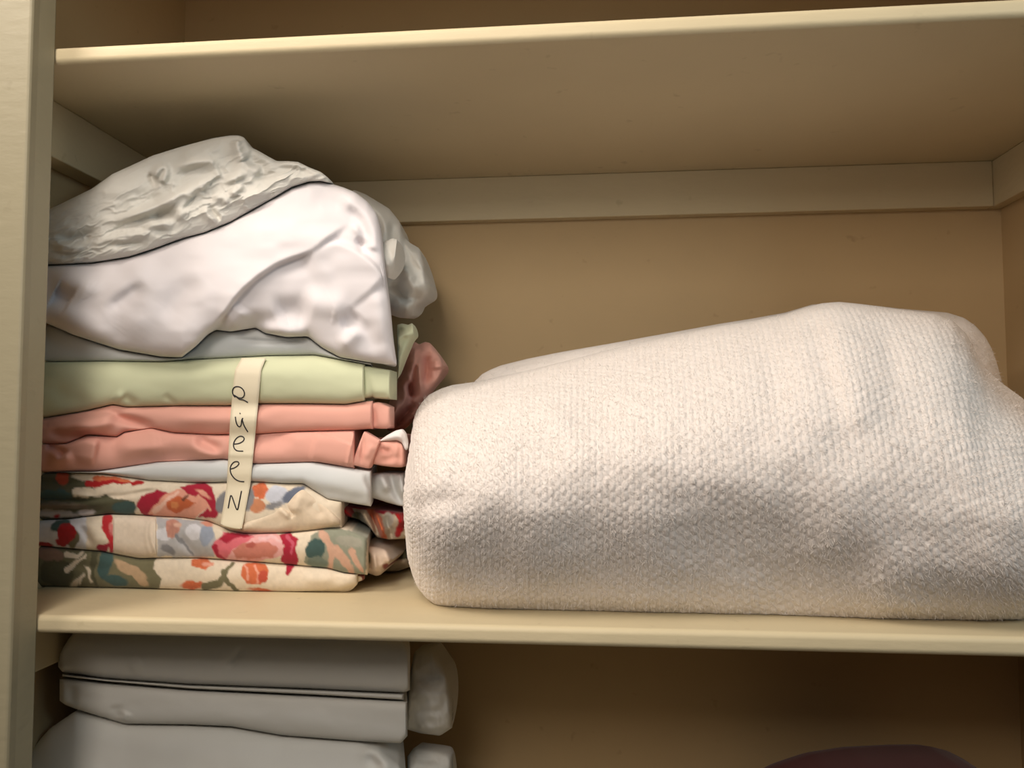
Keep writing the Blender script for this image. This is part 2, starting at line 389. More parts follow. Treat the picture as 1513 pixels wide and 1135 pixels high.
paint_b = make_paint(CRM, [
    ('p', WHT, [(40, 762), (128, 764), (128, 815), (40, 808)]), ('e', TEAL, 88, 776, 16, 8, -0.5), ('e', OL, 108, 797, 10, 16, 0.2), ('f', RED, 99, 788, 14, 16, 3, 0.4), ('e', RED, 92, 802, 10, 7, 0), ('e', RED, 64, 806, 14, 5, 0.2),
    ('l', cr(196, 48, 50), 7, [(160, 764), (158, 780), (164, 796), (166, 814)]), ('e', cr(226, 130, 120), 165, 782, 3, 8, 0), ('l', CRI, 6, [(150, 812), (160, 806)]),
    ('p', GRY, [(232, 764), (310, 770), (318, 800), (316, 824), (232, 822)]), ('e', WHT, 240, 790, 12, 10, 0), ('e', WHT, 286, 786, 12, 12, 0.4), ('f', cr(200, 140, 116), 254, 780, 11, 14, 3, 0.6), ('e', cr(226, 178, 150), 262, 776, 6, 4, 0),
    ('e', GRYD, 248, 812, 12, 6, 0.4), ('l', GRYD, 3, [(262, 790), (272, 806), (284, 820)]), ('e', cr(158, 162, 168), 305, 790, 9, 16, 0.1), ('e', cr(222, 150, 120), 306, 774, 10, 4, 0.2),
    ('p', cr(236, 172, 160), [(330, 800), (352, 786), (400, 785), (422, 796), (418, 822), (380, 830), (330, 828)]), ('p', PNK, [(316, 802), (330, 788), (356, 786), (374, 793), (360, 804), (344, 810), (334, 824), (316, 820)]), ('p', CRI, [(322, 796), (336, 787), (362, 786), (372, 791), (348, 794), (332, 802)]), ('l', CRI, 4, [(318, 808), (322, 820), (332, 826)]),
    ('p', cr(208, 128, 106), [(342, 814), (360, 801), (378, 803), (398, 800), (412, 811), (404, 824), (372, 826), (350, 825)]), ('e', cr(186, 96, 80), 372, 805, 7, 4, 0.2), ('l', cr(240, 190, 180), 3, [(384, 796), (402, 792), (414, 802)]), ('p', CRI, [(413, 791), (430, 787), (441, 798), (436, 811), (443, 826), (438, 846), (424, 849), (423, 836), (414, 826), (421, 808)]), ('l', cr(206, 90, 104), 3, [(426, 794), (432, 804), (428, 818)]),
    ('p', GRN, [(462, 790), (490, 778), (545, 790), (538, 850), (470, 846), (450, 832)]), ('e', TEAL, 466, 812, 13, 16, 0.5), ('e', cr(120, 130, 112), 470, 832, 14, 9, 0), ('l', cr(214, 168, 138), 6, [(476, 790), (488, 806), (490, 826), (488, 848)]), ('l', cr(214, 168, 138), 8, [(494, 812), (508, 826), (522, 846)]), ('l', cr(214, 168, 138), 5, [(520, 816), (526, 830), (534, 844)]), ('e', cr(166, 160, 138), 516, 800, 20, 9, 0.2)], 13, 4)
paint_c = make_paint(CRM, [
    ('p', OLD, [(20, 690), (110, 700), (150, 730), (200, 742), (200, 770), (20, 775)]), ('e', cr(190, 80, 52), 92, 706, 10, 12, 0.3), ('l', RED, 5, [(130, 716), (170, 712), (210, 714)]), ('l', ORG, 4, [(140, 707), (190, 709)]), ('l', CRM, 7, [(112, 728), (150, 728), (190, 716)]), ('e', CRM, 120, 706, 14, 4, 0.2),
    ('e', TEAL, 80, 732, 26, 8, 0), ('e', cr(120, 104, 82), 92, 748, 40, 5, 0), ('e', cr(190, 176, 160), 80, 760, 34, 6, 0.05), ('e', TEAL, 185, 750, 18, 10, 0.1), ('e', RED, 84, 764, 5, 3, 0), ('e', cr(206, 190, 176), 128, 758, 14, 5, 0),
    ('p', CRI, [(202, 748), (210, 732), (232, 725), (252, 730), (242, 745), (234, 762), (212, 765)]), ('p', SAL, [(218, 760), (234, 738), (258, 724), (286, 722), (310, 736), (306, 752), (288, 766), (240, 767)]), ('l', cr(246, 196, 168), 4, [(228, 756), (244, 742), (262, 728)]),
    ('p', CRI, [(266, 721), (300, 712), (314, 720), (320, 740), (328, 752), (320, 766), (292, 766), (308, 750), (298, 738), (280, 731)]), ('l', SAL, 3, [(292, 734), (306, 744), (312, 756)]), ('p', cr(206, 104, 62), [(244, 744), (262, 733), (276, 737), (288, 745), (276, 753), (262, 758), (250, 752)]), ('e', cr(226, 140, 84), 258, 746, 7, 4, 0.3), ('l', cr(120, 70, 50), 2, [(270, 738), (278, 732)]), ('e', SAL, 300, 730, 12, 3, 0.5),
    ('e', GRYD, 328, 742, 8, 16, 0.2), ('f', ORG, 384, 726, 12, 12, 5, 0), ('e', cr(210, 138, 96), 380, 748, 14, 10, 0.2), ('e', cr(210, 208, 208), 410, 732, 18, 14, 0), ('e', cr(112, 116, 126), 434, 730, 20, 7, -0.6), ('e', GRYD, 405, 748, 14, 5, -0.4), ('e', GRYD, 368, 738, 6, 18, 0.2)], 23, 3.5)
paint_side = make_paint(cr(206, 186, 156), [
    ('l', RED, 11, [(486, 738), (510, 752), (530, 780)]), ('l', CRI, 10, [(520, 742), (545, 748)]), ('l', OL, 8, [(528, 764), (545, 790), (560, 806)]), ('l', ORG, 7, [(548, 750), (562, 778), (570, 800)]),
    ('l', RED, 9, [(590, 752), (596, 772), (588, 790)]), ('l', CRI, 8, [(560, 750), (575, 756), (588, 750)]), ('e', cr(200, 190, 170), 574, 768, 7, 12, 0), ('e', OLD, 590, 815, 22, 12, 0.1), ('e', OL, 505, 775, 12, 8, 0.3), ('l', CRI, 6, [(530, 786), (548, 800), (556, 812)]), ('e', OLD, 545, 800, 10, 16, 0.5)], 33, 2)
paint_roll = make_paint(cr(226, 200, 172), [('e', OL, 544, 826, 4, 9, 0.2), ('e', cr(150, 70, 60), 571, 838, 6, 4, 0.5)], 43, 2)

G_st = 'folded bed linen in the left stack'
def base(px, py): 
    p = atY(np.array(float(px)), np.array(float(py)), Yst+0.1); return p

# bottom floral sheet
a = empty('floral_sheet', base(300, 872), 'floral folded sheet lying directly on the shelf, olive leaves at its left end', 'sheet', G_st)
cloth('folded_cloth', L_ab, L_floor, M_flor, a, YC, 0.011, DP, taper=1, x1=528, step=1.6, nv=30, n=2.3, flat=True, paint=paint_a, record='st', endr=(0, 22), folds=[
    ('r', 0.002, 10, [(240, 842), (330, 850), (420, 852)]), ('r', -0.002, 5, [(60, 832), (120, 836), (180, 842)]), ('r', 0.0025, 6, [(440, 856), (500, 858)])])
cloth('turned_hem', [(498, 850), (520, 848), (536, 851)], [(498, 866), (520, 864), (536, 858)], M_flor, a, Yst+0.012, 0.006, 0.02, step=1.6, nv=14, paint=make_paint(cr(150, 60, 54), [('e', CRM, 530, 856, 5, 5, 0)], 8, 2), endr=(6, 8))
# second floral sheet
b_ = empty('floral_sheet', base(300, 826), 'floral folded sheet with a plain cream band, second from the bottom', 'sheet', G_st)
cloth('folded_cloth', L_bc, L_ab, M_flor, b_, YC, 0.014, DP, taper=1, x1=543, step=1.6, nv=34, n=2.5, paint=paint_b, record='st', endr=(0, 7), folds=[
    ('s', 0.005, 26, [(60, 778), (110, 776), (140, 772)]), ('r', -0.004, 4, [(112, 770), (128, 790), (138, 812)]), ('r', 0.004, 8, [(128, 766), (140, 790), (150, 812)]),
    ('r', -0.0035, 5, [(262, 786), (276, 808), (296, 826)]), ('r', 0.003, 7, [(288, 772), (300, 796), (306, 822)]), ('r', 0.002, 9, [(330, 800), (420, 812), (500, 816)]), ('r', -0.002, 6, [(62, 800), (110, 806)])])
cloth('hem_band', [(165, 762), (190, 761.5), (215, 763), (228, 764.5), (233, 765)], [(163, 815), (178, 819), (206, 824), (228, 823.5), (233, 822)], M_flor, b_, Yst-0.0015, 0.0155, 0.02, x0=166, x1=233, step=1.6, nv=30, n=2.5,
      paint=make_paint(cr(238, 216, 186), [], 2, 1), record='st', endr=(3, 5), folds=[('r', 0.0018, 2.2, [(229, 762), (222, 776), (222, 796), (228, 812), (236, 824)], (.02, .02)), ('r', 0.001, 2, [(222, 763), (216, 776), (216, 800), (222, 820)], (.02, .02)), ('r', -0.001, 8, [(186, 768), (196, 806)])])
cloth('rolled_end', [(534, 800), (545, 806), (556, 808), (570, 812), (580, 826)], [(534, 846), (545, 848), (556, 852), (563, 850), (572, 838), (580, 828)], M_flor, b_, Yst+0.045, 0.028, 0.16, step=1.6, nv=26, paint=paint_roll, endr=(4, 10), back='round', folds=[
    ('r', -0.008, 3, [(536, 812), (544, 826), (552, 846)]), ('r', 0.006, 3, [(552, 812), (554, 830), (556, 850)]), ('s', 0.006, 9, [(558, 836), (568, 834), (580, 826)]), ('r', -0.006, 3, [(562, 845), (570, 836), (576, 830)])])
cloth('side_folds', [(540, 795), (556, 800), (580, 808), (606, 812)], [(540, 842), (560, 846), (585, 846), (606, 838)], M_flor, b_, Yst+0.13, 0.03, 0.14, step=2, nv=24, paint=paint_side, endr=(6, 14), back='round', folds=[('r', -0.01, 4, [(552, 825), (580, 822), (604, 818)]), ('r', 0.008, 4, [(560, 812), (604, 806)]), ('r', -0.008, 3, [(575, 842), (604, 836)])])
# third floral sheet
c_ = empty('floral_sheet', base(300, 786), 'floral folded sheet with a turned cream corner, right under the pale blue sheet', 'sheet', G_st)
cloth('folded_cloth', L_cd, L_bc, M_flor, c_, YC, 0.012, DP, taper=1, x1=505, step=1.6, nv=36, n=2.4, paint=paint_c, record='st', endr=(0, 30), folds=[
    ('s', 0.006, 10, [(40, 720), (110, 726), (150, 738), (196, 724), (250, 712)], (.02, .05)), ('r', -0.006, 3, [(40, 738), (120, 740), (180, 733), (235, 722)], (.02, .1)), ('r', -0.006, 3.2, [(40, 753), (110, 755), (160, 752)], (.02, .2)),
    ('r', 0.005, 5, [(40, 746), (120, 747)], (.02, .2)), ('s', 0.004, 40, [(170, 738), (210, 722), (250, 714)]), ('r', 0.002, 8, [(220, 740), (300, 742)]), ('r', -0.004, 4, [(40, 708), (90, 716), (150, 706)], (.02, .2))])
cloth('turned_corner', [(356, 774), (378, 764), (405, 752), (424, 740), (436, 728), (447, 719), (460, 728), (480, 743), (503, 768)], [(356, 786), (390, 787), (422, 787), (453, 784), (484, 780), (503, 776)], M_flor, c_, Yst-0.002, 0.013, 0.02, step=1.6, nv=30, n=2.2,
      paint=make_paint(cr(234, 210, 176), [], 6, 1), record='st', endr=(8, 14), folds=[('r', -0.006, 2.6, [(414, 744), (424, 752), (434, 764)], (.1, .1)), ('r', 0.004, 3.5, [(408, 748), (420, 757), (430, 768)]), ('r', 0.005, 7, [(448, 722), (436, 744), (436, 764)]), ('r', -0.003, 6, [(455, 740), (480, 765)]), ('r', -0.003, 8, [(366, 782), (400, 772), (425, 776)])])
cloth('side_folds', [(490, 742), (500, 746), (540, 751), (606, 758)], [(490, 760), (510, 763), (530, 768), (545, 778), (556, 794), (575, 798), (606, 796)], M_flor, c_, Yst+0.06, 0.02, 0.20, step=1.6, nv=36, paint=paint_side, endr=(10, 20), back='round', noise=(0.01, 18, 22, 4), folds=[
    ('r', 0.012, 4, [(498, 742), (515, 760), (532, 782)]), ('r', -0.014, 4, [(515, 742), (535, 770), (545, 800)]), ('r', 0.012, 4, [(534, 748), (542, 772), (556, 796)]), ('r', -0.012, 3, [(545, 748), (555, 775), (562, 800)]), ('r', 0.016, 3.5, [(550, 752), (563, 778), (571, 800)]), ('r', -0.014, 4, [(566, 756), (575, 780), (582, 804)]), ('r', 0.012, 5, [(584, 752), (596, 780)])])

# pale blue sheet in the middle
d_ = empty('fitted_sheet', base(420, 740), 'pale blue folded sheet between the floral and the pink sheets', 'sheet', G_st)
cloth('folded_cloth', L_de, L_cd, M_blue, d_, YC, 0.013, DP, taper=1, x0=70, x1=548, step=2, nv=30, n=2.3, record='st', endr=(60, 9), folds=[
    ('r', 0.002, 9, [(400, 705), (480, 712), (540, 722)]), ('r', -0.0025, 6, [(460, 722), (520, 736), (560, 742)]), ('r', -0.006, 3.5, [(541, 692), (542, 712), (552, 724), (575, 742)]), ('r', -0.005, 3.5, [(576, 694), (580, 720), (592, 748)]), ('r', 0.003, 6, [(556, 700), (572, 726)])])
cloth('side_folds', [(545, 700), (560, 699), (575, 699), (599, 699)], [(545, 735), (560, 739), (575, 744), (590, 748), (599, 749)], M_blue, d_, Yst+0.035, 0.014, 0.16, step=2, nv=24, endr=(6, 14), back='round', folds=[('r', -0.01, 4, [(575, 692), (580, 720), (598, 752)]), ('r', 0.01, 5, [(560, 696), (575, 730)]), ('r', 0.008, 4, [(590, 694), (600, 740)])])

# pink sheets
e_ = empty('pink_sheet', base(300, 690), 'dusty pink folded sheet with a white care tag, on top of the pale blue one', 'sheet', G_st)
cloth('folded_cloth', L_ef, L_de, M_pink, e_, YC, 0.013, DP, amp=2.3, taper=1, x1=524, step=2, nv=34, n=2.4, record='st', endr=(0, 5), folds=[
    ('s', 0.006, 30, [(60, 662), (100, 656), (128, 648), (170, 640)]), ('r', -0.006, 4.5, [(70, 656), (88, 664), (96, 674)], (.1, .1)), ('r', 0.004, 7, [(70, 676), (95, 680), (110, 672)]), ('s', 0.005, 34, [(147, 642), (143, 662), (136, 694)]), ('r', 0.0035, 10, [(160, 660), (230, 664), (255, 656)]),
    ('r', -0.004, 6, [(285, 645), (305, 656), (330, 668)]), ('r', 0.003, 8, [(270, 648), (290, 662), (330, 676)]), ('r', -0.003, 8, [(180, 684), (240, 674), (300, 674)]), ('s', 0.0018, 200, [(459, 684), (460, 664), (469, 638)], (.02, .02)), ('r', 0.0012, 1.6, [(513, 690), (517, 664), (524, 640)], (.02, .02)), ('r', -0.003, 10, [(350, 648), (400, 650), (440, 646)])])
cloth('hem_ribbon', [(519, 685), (526, 668), (532, 652), (538, 637), (548, 643), (561, 651)], [(519, 687), (530, 690), (545, 693), (552, 678), (561, 653)], M_pink, e_, Yst-0.004, 0.006, 0.012, step=1.2, nv=22, n=3, endr=(2, 2), sm=1.5, folds=[('r', -0.003, 2, [(538, 640), (532, 690)]), ('r', 0.003, 4, [(552, 655), (538, 680)])])
cloth('hem_tail', [(550, 656), (565, 652), (587, 652), (594, 656), (597, 664)], [(550, 686), (565, 689), (585, 691), (594, 691), (597, 686)], M_pink, e_, Yst+0.006, 0.008, 0.03, step=1.5, nv=24, n=3, endr=(3, 4), sm=1.5, folds=[('r', 0.003, 3, [(586, 652), (584, 690)]), ('r', -0.004, 3, [(560, 660), (570, 668), (580, 664)]), ('r', -0.003, 4, [(556, 684), (580, 676), (596, 680)])])
cloth('side_folds', [(548, 650), (560, 646), (570, 647), (598, 640)], [(548, 684), (560, 684), (580, 687), (598, 684)], M_pink, e_, Yst+0.05, 0.018, 0.22, step=2, nv=26, endr=(6, 18), back='round', folds=[('r', -0.008, 4, [(540, 640), (575, 650), (600, 640)]), ('r', 0.008, 5, [(550, 660), (600, 668)])])
cloth('care_tag', [(561, 651), (572, 643), (585, 636), (594, 634), (599, 640), (603, 656)], [(561, 653), (572, 652), (587, 651), (594, 655), (599, 667), (603, 662)], M_tag, e_, Yst+0.004, 0.005, 0.006, step=1.2, nv=20, endr=(3, 4), sm=2, folds=[('r', 0.004, 4, [(566, 651), (586, 643), (604, 650)]), ('r', -0.003, 2.5, [(590, 638), (600, 648), (607, 664)])])['label'] = 'white satin tag'
f_ = empty('pink_sheet', base(300, 640), 'dusty pink folded sheet with a loose bunched end, right under the green one', 'sheet', G_st)
cloth('folded_cloth', L_fg, L_ef, M_pink, f_, YC, 0.013, DP, amp=2.3, taper=1, x1=551, step=2, nv=30, n=2.4, record='st', endr=(0, 5), folds=[
    ('s', 0.005, 22, [(60, 634), (120, 622), (160, 612), (200, 608)]), ('r', -0.005, 5, [(152, 606), (185, 620), (235, 632)]), ('r', 0.004, 6, [(100, 630), (140, 632), (175, 622)]), ('r', -0.004, 5, [(68, 640), (110, 646), (135, 636)]), ('r', 0.003, 9, [(210, 616), (300, 620), (420, 618)])])
cloth('hem_cuff', [(545, 596), (560, 594), (577, 602)], [(545, 632), (560, 634), (572, 634), (577, 630)], M_pink, f_, Yst+0.004, 0.009, 0.03, step=1.5, nv=22, n=2.6, endr=(4, 5), folds=[('r', -0.003, 3, [(552, 600), (552, 632)])])
cloth('bunched_end', [(572, 606), (574, 596), (584, 576), (594, 543), (606, 507), (613, 505), (619, 509), (628, 505), (636, 507), (648, 524), (656, 540)], [(572, 636), (580, 638), (596, 636), (612, 620), (623, 598), (632, 585), (648, 562), (656, 545)], M_pink, f_, Yst+0.17, 0.030, 0.06, step=1.3, nv=56, n=3.2, amp=1.5, endr=(6, 6), back='round', sm=2.5,
      noise=(0.010, 22, 26, 9), folds=[('u', 0.016, 14, [(572, 632), (585, 614), (600, 596), (604, 572), (612, 545), (618, 512)], (.02, .02)), ('r', -0.014, 3.5, [(604, 560), (606, 578), (614, 590)]), ('r', 0.012, 4, [(619, 520), (620, 550), (622, 590)]), ('r', -0.008, 5, [(632, 515), (630, 545), (625, 575)]), ('r', 0.010, 4, [(590, 590), (582, 612), (574, 628)]), ('r', -0.010, 3.5, [(578, 634), (600, 610), (618, 596)]), ('r', 0.006, 5, [(644, 528), (646, 548)])])

# green sheet
g_ = empty('green_sheet', base(300, 600), 'sage green folded sheet under the thin pale blue one', 'sheet', G_st)
cloth('folded_cloth', L_gh, L_fg, M_green, g_, YC, 0.021, DP, taper=1, x1=539, step=2, nv=40, n=2.5, record='st', endr=(0, 4), folds=[
    ('r', 0.003, 12, [(190, 560), (300, 552), (420, 552), (520, 560)]), ('r', -0.004, 5, [(180, 582), (192, 592), (205, 600)]), ('r', 0.003, 6, [(168, 580), (180, 592)]), ('r', -0.0025, 4, [(240, 582), (252, 592), (262, 600)]), ('r', -0.004, 12, [(66, 560), (100, 590), (150, 600)]), ('r', -0.003, 9, [(150, 545), (230, 548), (330, 536)])])
cloth('hem_cuff', [(533, 540), (545, 541), (560, 544), (577, 547)], [(533, 590), (545, 588), (551, 586), (553, 589), (577, 590)], M_green, g_, Yst+0.003, 0.014, 0.04, step=1.4, nv=28, n=3, sm=2, endr=(3, 3), folds=[('s', 0.0015, 60, [(551, 588), (552, 586), (577, 587)]), ('r', -0.0015, 3, [(545, 584), (576, 586)])])
cloth('rear_flap', [(587, 480), (594, 478), (603, 480), (610, 477), (613, 494)], [(587, 562), (594, 541), (606, 508), (613, 497)], M_green, g_, Yst+0.08, 0.03, 0.03, step=1.3, nv=40, n=2.2, endr=(4, 3), back='round', sm=2, folds=[('r', -0.01, 3, [(580, 495), (590, 492), (596, 482)]), ('r', 0.01, 3, [(584, 515), (592, 494), (612, 494)]), ('r', 0.006, 4, [(600, 505), (586, 550)]), ('r', -0.008, 3, [(576, 505), (582, 512)])])

# thin pale blue sheet
h_ = empty('flat_sheet', base(300, 532), 'thin pale blue folded sheet between the green sheet and the white bundle', 'sheet', G_st)
L_hi2 = [(20, 490), (71, 492), (107, 496), (175, 505), (238, 506), (290, 497), (319, 489), (340, 491), (378, 487), (423, 494), (470, 500), (502, 510), (555, 530)]
cloth('folded_cloth', L_hi, L_gh, M_blue, h_, YC, 0.010, DP-0.02, taper=1, x1=548, step=2, nv=26, n=2.3, record='st', endr=(0, 40), folds=[('r', -0.004, 2.2, [(330, 500), (380, 504), (470, 506)]), ('s', 0.003, 12, [(330, 508), (400, 510), (480, 512)])])

# white bundle
i_ = empty('white_fitted_sheet', base(330, 535), 'white fitted sheet bundled loosely on top of the folded stack', 'sheet', G_st)
top_i = L_ij[:-1]+[(492, 272), (508, 277), (525, 284), (542, 297), (556, 314), (563, 335), (567, 370), (572, 416), (577, 450), (581, 500), (586, 534)]
cloth('bundled_cloth', top_i, L_hi, M_white, i_, YC, 0.040, 0.20, x0=44, step=2, nv=110, n=3.6, amp=0.75, taper=1, endr=(0, 34), back='round', sm=3, record='wh', noise=(0.008, 110, 70, 21), folds=[
    ('u', 0.020, 60, [(262, 560), (284, 528), (307, 497), (330, 468), (356, 432), (386, 406), (420, 386), (458, 375), (490, 350), (521, 327)], (.15, .15)),
    ('s', 0.014, 46, [(440, 384), (462, 372), (492, 354), (521, 365), (548, 383), (575, 416)], (.15, .05)),
    ('r', 0.010, 13, [(228, 376), (205, 410), (170, 440), (140, 470)]), ('r', -0.011, 9, [(218, 416), (188, 438), (152, 464)]), ('r', 0.010, 16, [(250, 392), (216, 450), (196, 492), (180, 512)]), ('r', -0.008, 14, [(300, 410), (260, 446), (240, 480)]), ('r', 0.006, 20, [(320, 420), (285, 465), (262, 510)]),
    ('r', -0.015, 11, [(80, 432), (92, 438), (104, 446)], (.05, .05)), ('r', 0.010, 12, [(72, 420), (110, 418), (134, 428), (142, 444)]), ('r', 0.008, 16, [(72, 455), (120, 478), (180, 500)]), ('r', -0.006, 10, [(100, 400), (160, 398), (200, 386)]),
    ('r', 0.008, 8, [(478, 288), (512, 292), (540, 318), (553, 346), (548, 372)], (.3, .05)), ('r', -0.008, 7, [(505, 305), (528, 318), (540, 342), (538, 368)], (.3, .1)), ('r', -0.010, 4, [(528, 350), (534, 362), (542, 376)]), ('r', 0.006, 4, [(520, 328), (530, 344), (545, 362)]),
    ('r', -0.012, 15, [(405, 470), (430, 460), (462, 470)]), ('r', 0.010, 13, [(440, 440), (480, 452), (520, 452)]), ('r', 0.009, 8, [(498, 514), (520, 500), (530, 482)]), ('r', -0.009, 10, [(500, 480), (520, 476), (532, 462)]), ('r', 0.010, 11, [(330, 480), (350, 470), (362, 452)]), ('r', -0.007, 9, [(350, 484), (390, 472), (420, 480)]), ('r', 0.008, 9, [(380, 480), (420, 494), (460, 492)]),
    ('r', -0.006, 3, [(438, 500), (466, 518), (500, 529)]), ('r', 0.006, 12, [(550, 420), (562, 460), (572, 510)]), ('r', -0.006, 10, [(536, 470), (548, 500), (560, 530)]), ('r', -0.006, 18, [(380, 330), (430, 315), (480, 312)]), ('r', 0.006, 16, [(350, 360), (420, 345), (480, 336)]), ('r', -0.008, 10, [(455, 280), (490, 290), (520, 300)])])
cloth('rear_bunch', [(517, 300), (520, 281), (525, 281), (540, 287), (555, 296), (575, 308), (591, 328), (597, 350), (606, 359), (620, 367), (625, 382), (629, 402), (636, 420)], [(517, 450), (540, 470), (578, 466), (590, 470), (602, 471), (611, 466), (613, 456), (624, 446), (632, 437), (636, 424)], M_ivory, i_, Yst+0.16, 0.085, 0.09, step=1.6, nv=70, n=2.2, endr=(4, 12), back='round', sm=2.5, noise=(0.006, 26, 26, 31), folds=[
    ('r', 0.014, 5, [(530, 292), (556, 308), (572, 335), (570, 360)]), ('r', -0.014, 5, [(545, 312), (556, 330), (560, 352)]), ('r', -0.014, 5, [(578, 322), (580, 350), (582, 380)]), ('u', 0.014, 18, [(596, 356), (606, 374), (618, 392), (628, 402)], (.05, .05)), ('r', -0.016, 6, [(582, 410), (590, 430), (606, 438)]), ('r', 0.012, 6, [(598, 402), (610, 424), (630, 424)]), ('r', -0.012, 4, [(588, 440), (608, 442), (626, 436)]), ('r', 0.012, 8, [(580, 452), (600, 456), (610, 462)]), ('r', 0.010, 6, [(590, 385), (602, 400), (612, 420)])])
cloth('turned_corner', [(546, 378), (556, 366), (568, 357), (580, 352), (587, 354)], [(546, 384), (556, 392), (566, 402), (574, 412), (580, 404), (584, 396), (587, 358)], M_ivory, i_, Yst+0.01, 0.02, 0.05, step=1.2, nv=30, n=2, endr=(5, 3), back='round', sm=2, folds=[('r', 0.008, 5, [(560, 366), (570, 384), (574, 404)]), ('r', 0.004, 3, [(585, 356), (582, 392)])])

# ivory bundle on top
j_ = empty('ivory_sheet', base(300, 360), 'crumpled ivory sheet lying at the very top of the stack', 'sheet', G_st)
def crush_ivory(px, py):                                    # fine sharp creases running along the lie of the cloth
    a = -0.42; q = px*math.cos(a)+py*math.sin(a); r = -px*math.sin(a)+py*math.cos(a)
    q = q+14*fbm(px/30, py/30, 5); r = r+7*fbm(px/26, py/26, 8)
    zone = 0.35+0.65*sstep(0, 26, py-(330-0.42*(px-60)))
    rid = 1-2*np.abs(fbm(q/46, r/11, 81, 2)); rid2 = 1-2*np.abs(fbm(q/22, r/8, 83, 2))
    return (0.0026*rid**3+0.0010*rid2**3)*zone
top_j = [(30, 326), (75, 308), (94, 299), (135, 279), (166, 257), (195, 244), (225, 230), (270, 216), (315, 204), (340, 200), (352, 200), (361, 203), (370, 217), (384, 224), (396, 231), (409, 238), (425, 238), (440, 239), (456, 247), (474, 254), (484, 262), (492, 270)]
bot_j = [(p[0], p[1]+0.1) for p in L_ij]
cloth('crumpled_cloth', top_j, bot_j, M_ivory, j_, YC, 0.032, 0.18, x0=60, step=1.5, nv=110, n=4.5, taper=1, amp=0.8, crush=crush_ivory, endr=(0, 20), back='round', sm=3, noise=(0.005, 70, 40, 51), folds=[
    ('s', 0.010, 44, [(130, 322), (175, 322), (205, 312), (245, 296), (300, 262), (330, 254)]), ('r', -0.012, 5, [(150, 344), (190, 332), (225, 322), (262, 304)]), ('r', 0.010, 5, [(165, 322), (200, 318), (240, 302), (285, 278)]),
    ('r', 0.011, 4, [(226, 262), (238, 246), (248, 250), (238, 272)], (.05, .1)), ('r', -0.010, 4, [(222, 252), (226, 268), (234, 276)]), ('r', 0.010, 5, [(246, 252), (280, 240), (315, 238), (336, 246)]), ('r', -0.009, 6, [(250, 266), (290, 254), (330, 258)]),
    ('u', 0.012, 22, [(263, 330), (285, 302), (306, 270), (330, 256)], (.1, .05)), ('r', -0.011, 3.2, [(268, 316), (284, 296), (300, 276)]), ('r', -0.013, 5, [(222, 326), (240, 316), (266, 312)]), ('r', 0.011, 5, [(208, 338), (236, 330), (258, 336)]), ('s', 0.010, 60, [(130, 358), (180, 346), (210, 340), (256, 346)]), ('r', -0.008, 4, [(140, 362), (190, 362), (230, 354)]),
    ('r', 0.010, 4, [(298, 306), (312, 324), (326, 328)]), ('r', -0.008, 3, [(306, 300), (318, 318), (330, 328)]), ('r', 0.010, 5, [(312, 296), (330, 290), (340, 306)]), ('r', -0.010, 5, [(78, 350), (110, 352), (150, 344)]), ('s', 0.009, 50, [(74, 362), (100, 360), (130, 366)]), ('r', -0.008, 4, [(74, 372), (100, 378), (130, 372)]),
    ('r', 0.012, 5, [(350, 206), (352, 224), (360, 238)], (.1, .1)), ('r', -0.012, 6, [(362, 228), (380, 244), (400, 250)]), ('s', 0.010, 40, [(352, 232), (370, 246), (392, 246)]), ('r', 0.010, 4, [(330, 272), (350, 262), (364, 252)]), ('r', 0.010, 4, [(336, 290), (352, 280), (362, 272)]), ('r', -0.010, 5, [(366, 262), (390, 262), (420, 256)]), ('s', 0.010, 50, [(378, 270), (405, 258), (440, 256), (466, 262)]), ('r', -0.009, 4, [(400, 250), (440, 248), (470, 258)]), ('r', 0.008, 5, [(405, 242), (440, 244), (480, 264)]), ('r', 0.008, 5, [(338, 302), (362, 292), (400, 280)]),
    ('r', 0.006, 9, [(150, 290), (190, 280), (220, 270)]), ('r', -0.007, 9, [(190, 300), (220, 290), (240, 284)]), ('r', 0.007, 10, [(260, 228), (300, 222), (340, 214)])])

# masking tape with the pen-written word, stuck over the folds
pxs = np.concatenate([d[0] for d in DEPTH['st']]); pys = np.concatenate([d[1] for d in DEPTH['st']]); yys = np.concatenate([d[2] for d in DEPTH['st']])
tl = np.array([(357, 529), (347, 547), (340, 619), (335, 717), (325, 777)], float); tr = np.array([(393, 529), (386, 547), (377, 643), (370, 715), (357, 784)], float)
def tape_y():
    ys = np.arange(524, 792, 1.0); out = []
    for y in ys:
        m = (np.abs(pys-y) < 2.5) & (pxs > 315) & (pxs < 400); out.append(yys[m].min() if m.any() else Yst)
    out = np.array(out)
    k = 9; mn = np.array([out[max(0, i-k):i+k+1].min() for i in range(len(out))])
    g = np.exp(-0.5*(np.arange(-14, 15)/6.0)**2); g /= g.sum()
    return ys, np.minimum(np.convolve(np.pad(0.5*mn+0.5*out, 14, 'edge'), g, 'valid'), out)-0.0012
TY, TV = tape_y()
tapez = lambda y: np.interp(y, TY, TV)
k_ = empty('masking_tape_label', atY(np.array(350.), np.array(780.), tapez(780.)), 'strip of masking tape with pen writing stuck down the front of the stack', 'label')
nrow, ncl = 120, 9
tt = np.linspace(0, 1, nrow); yl = 529+tt*(777-529); yr = 529+tt*(784-529)
V = []
for i in range(nrow):
    for j in range(ncl):
        s = j/(ncl-1)
        x = (1-s)*np.interp(yl[i], tl[:, 1], tl[:, 0])+s*np.interp(yr[i], tr[:, 1], tr[:, 0]); y = (1-s)*yl[i]+s*yr[i]
        if i == nrow-1: y -= 3*abs(2*s-1)**3
        V.append(atY(np.array(x), np.array(y), tapez(y)))
V = np.array(V)
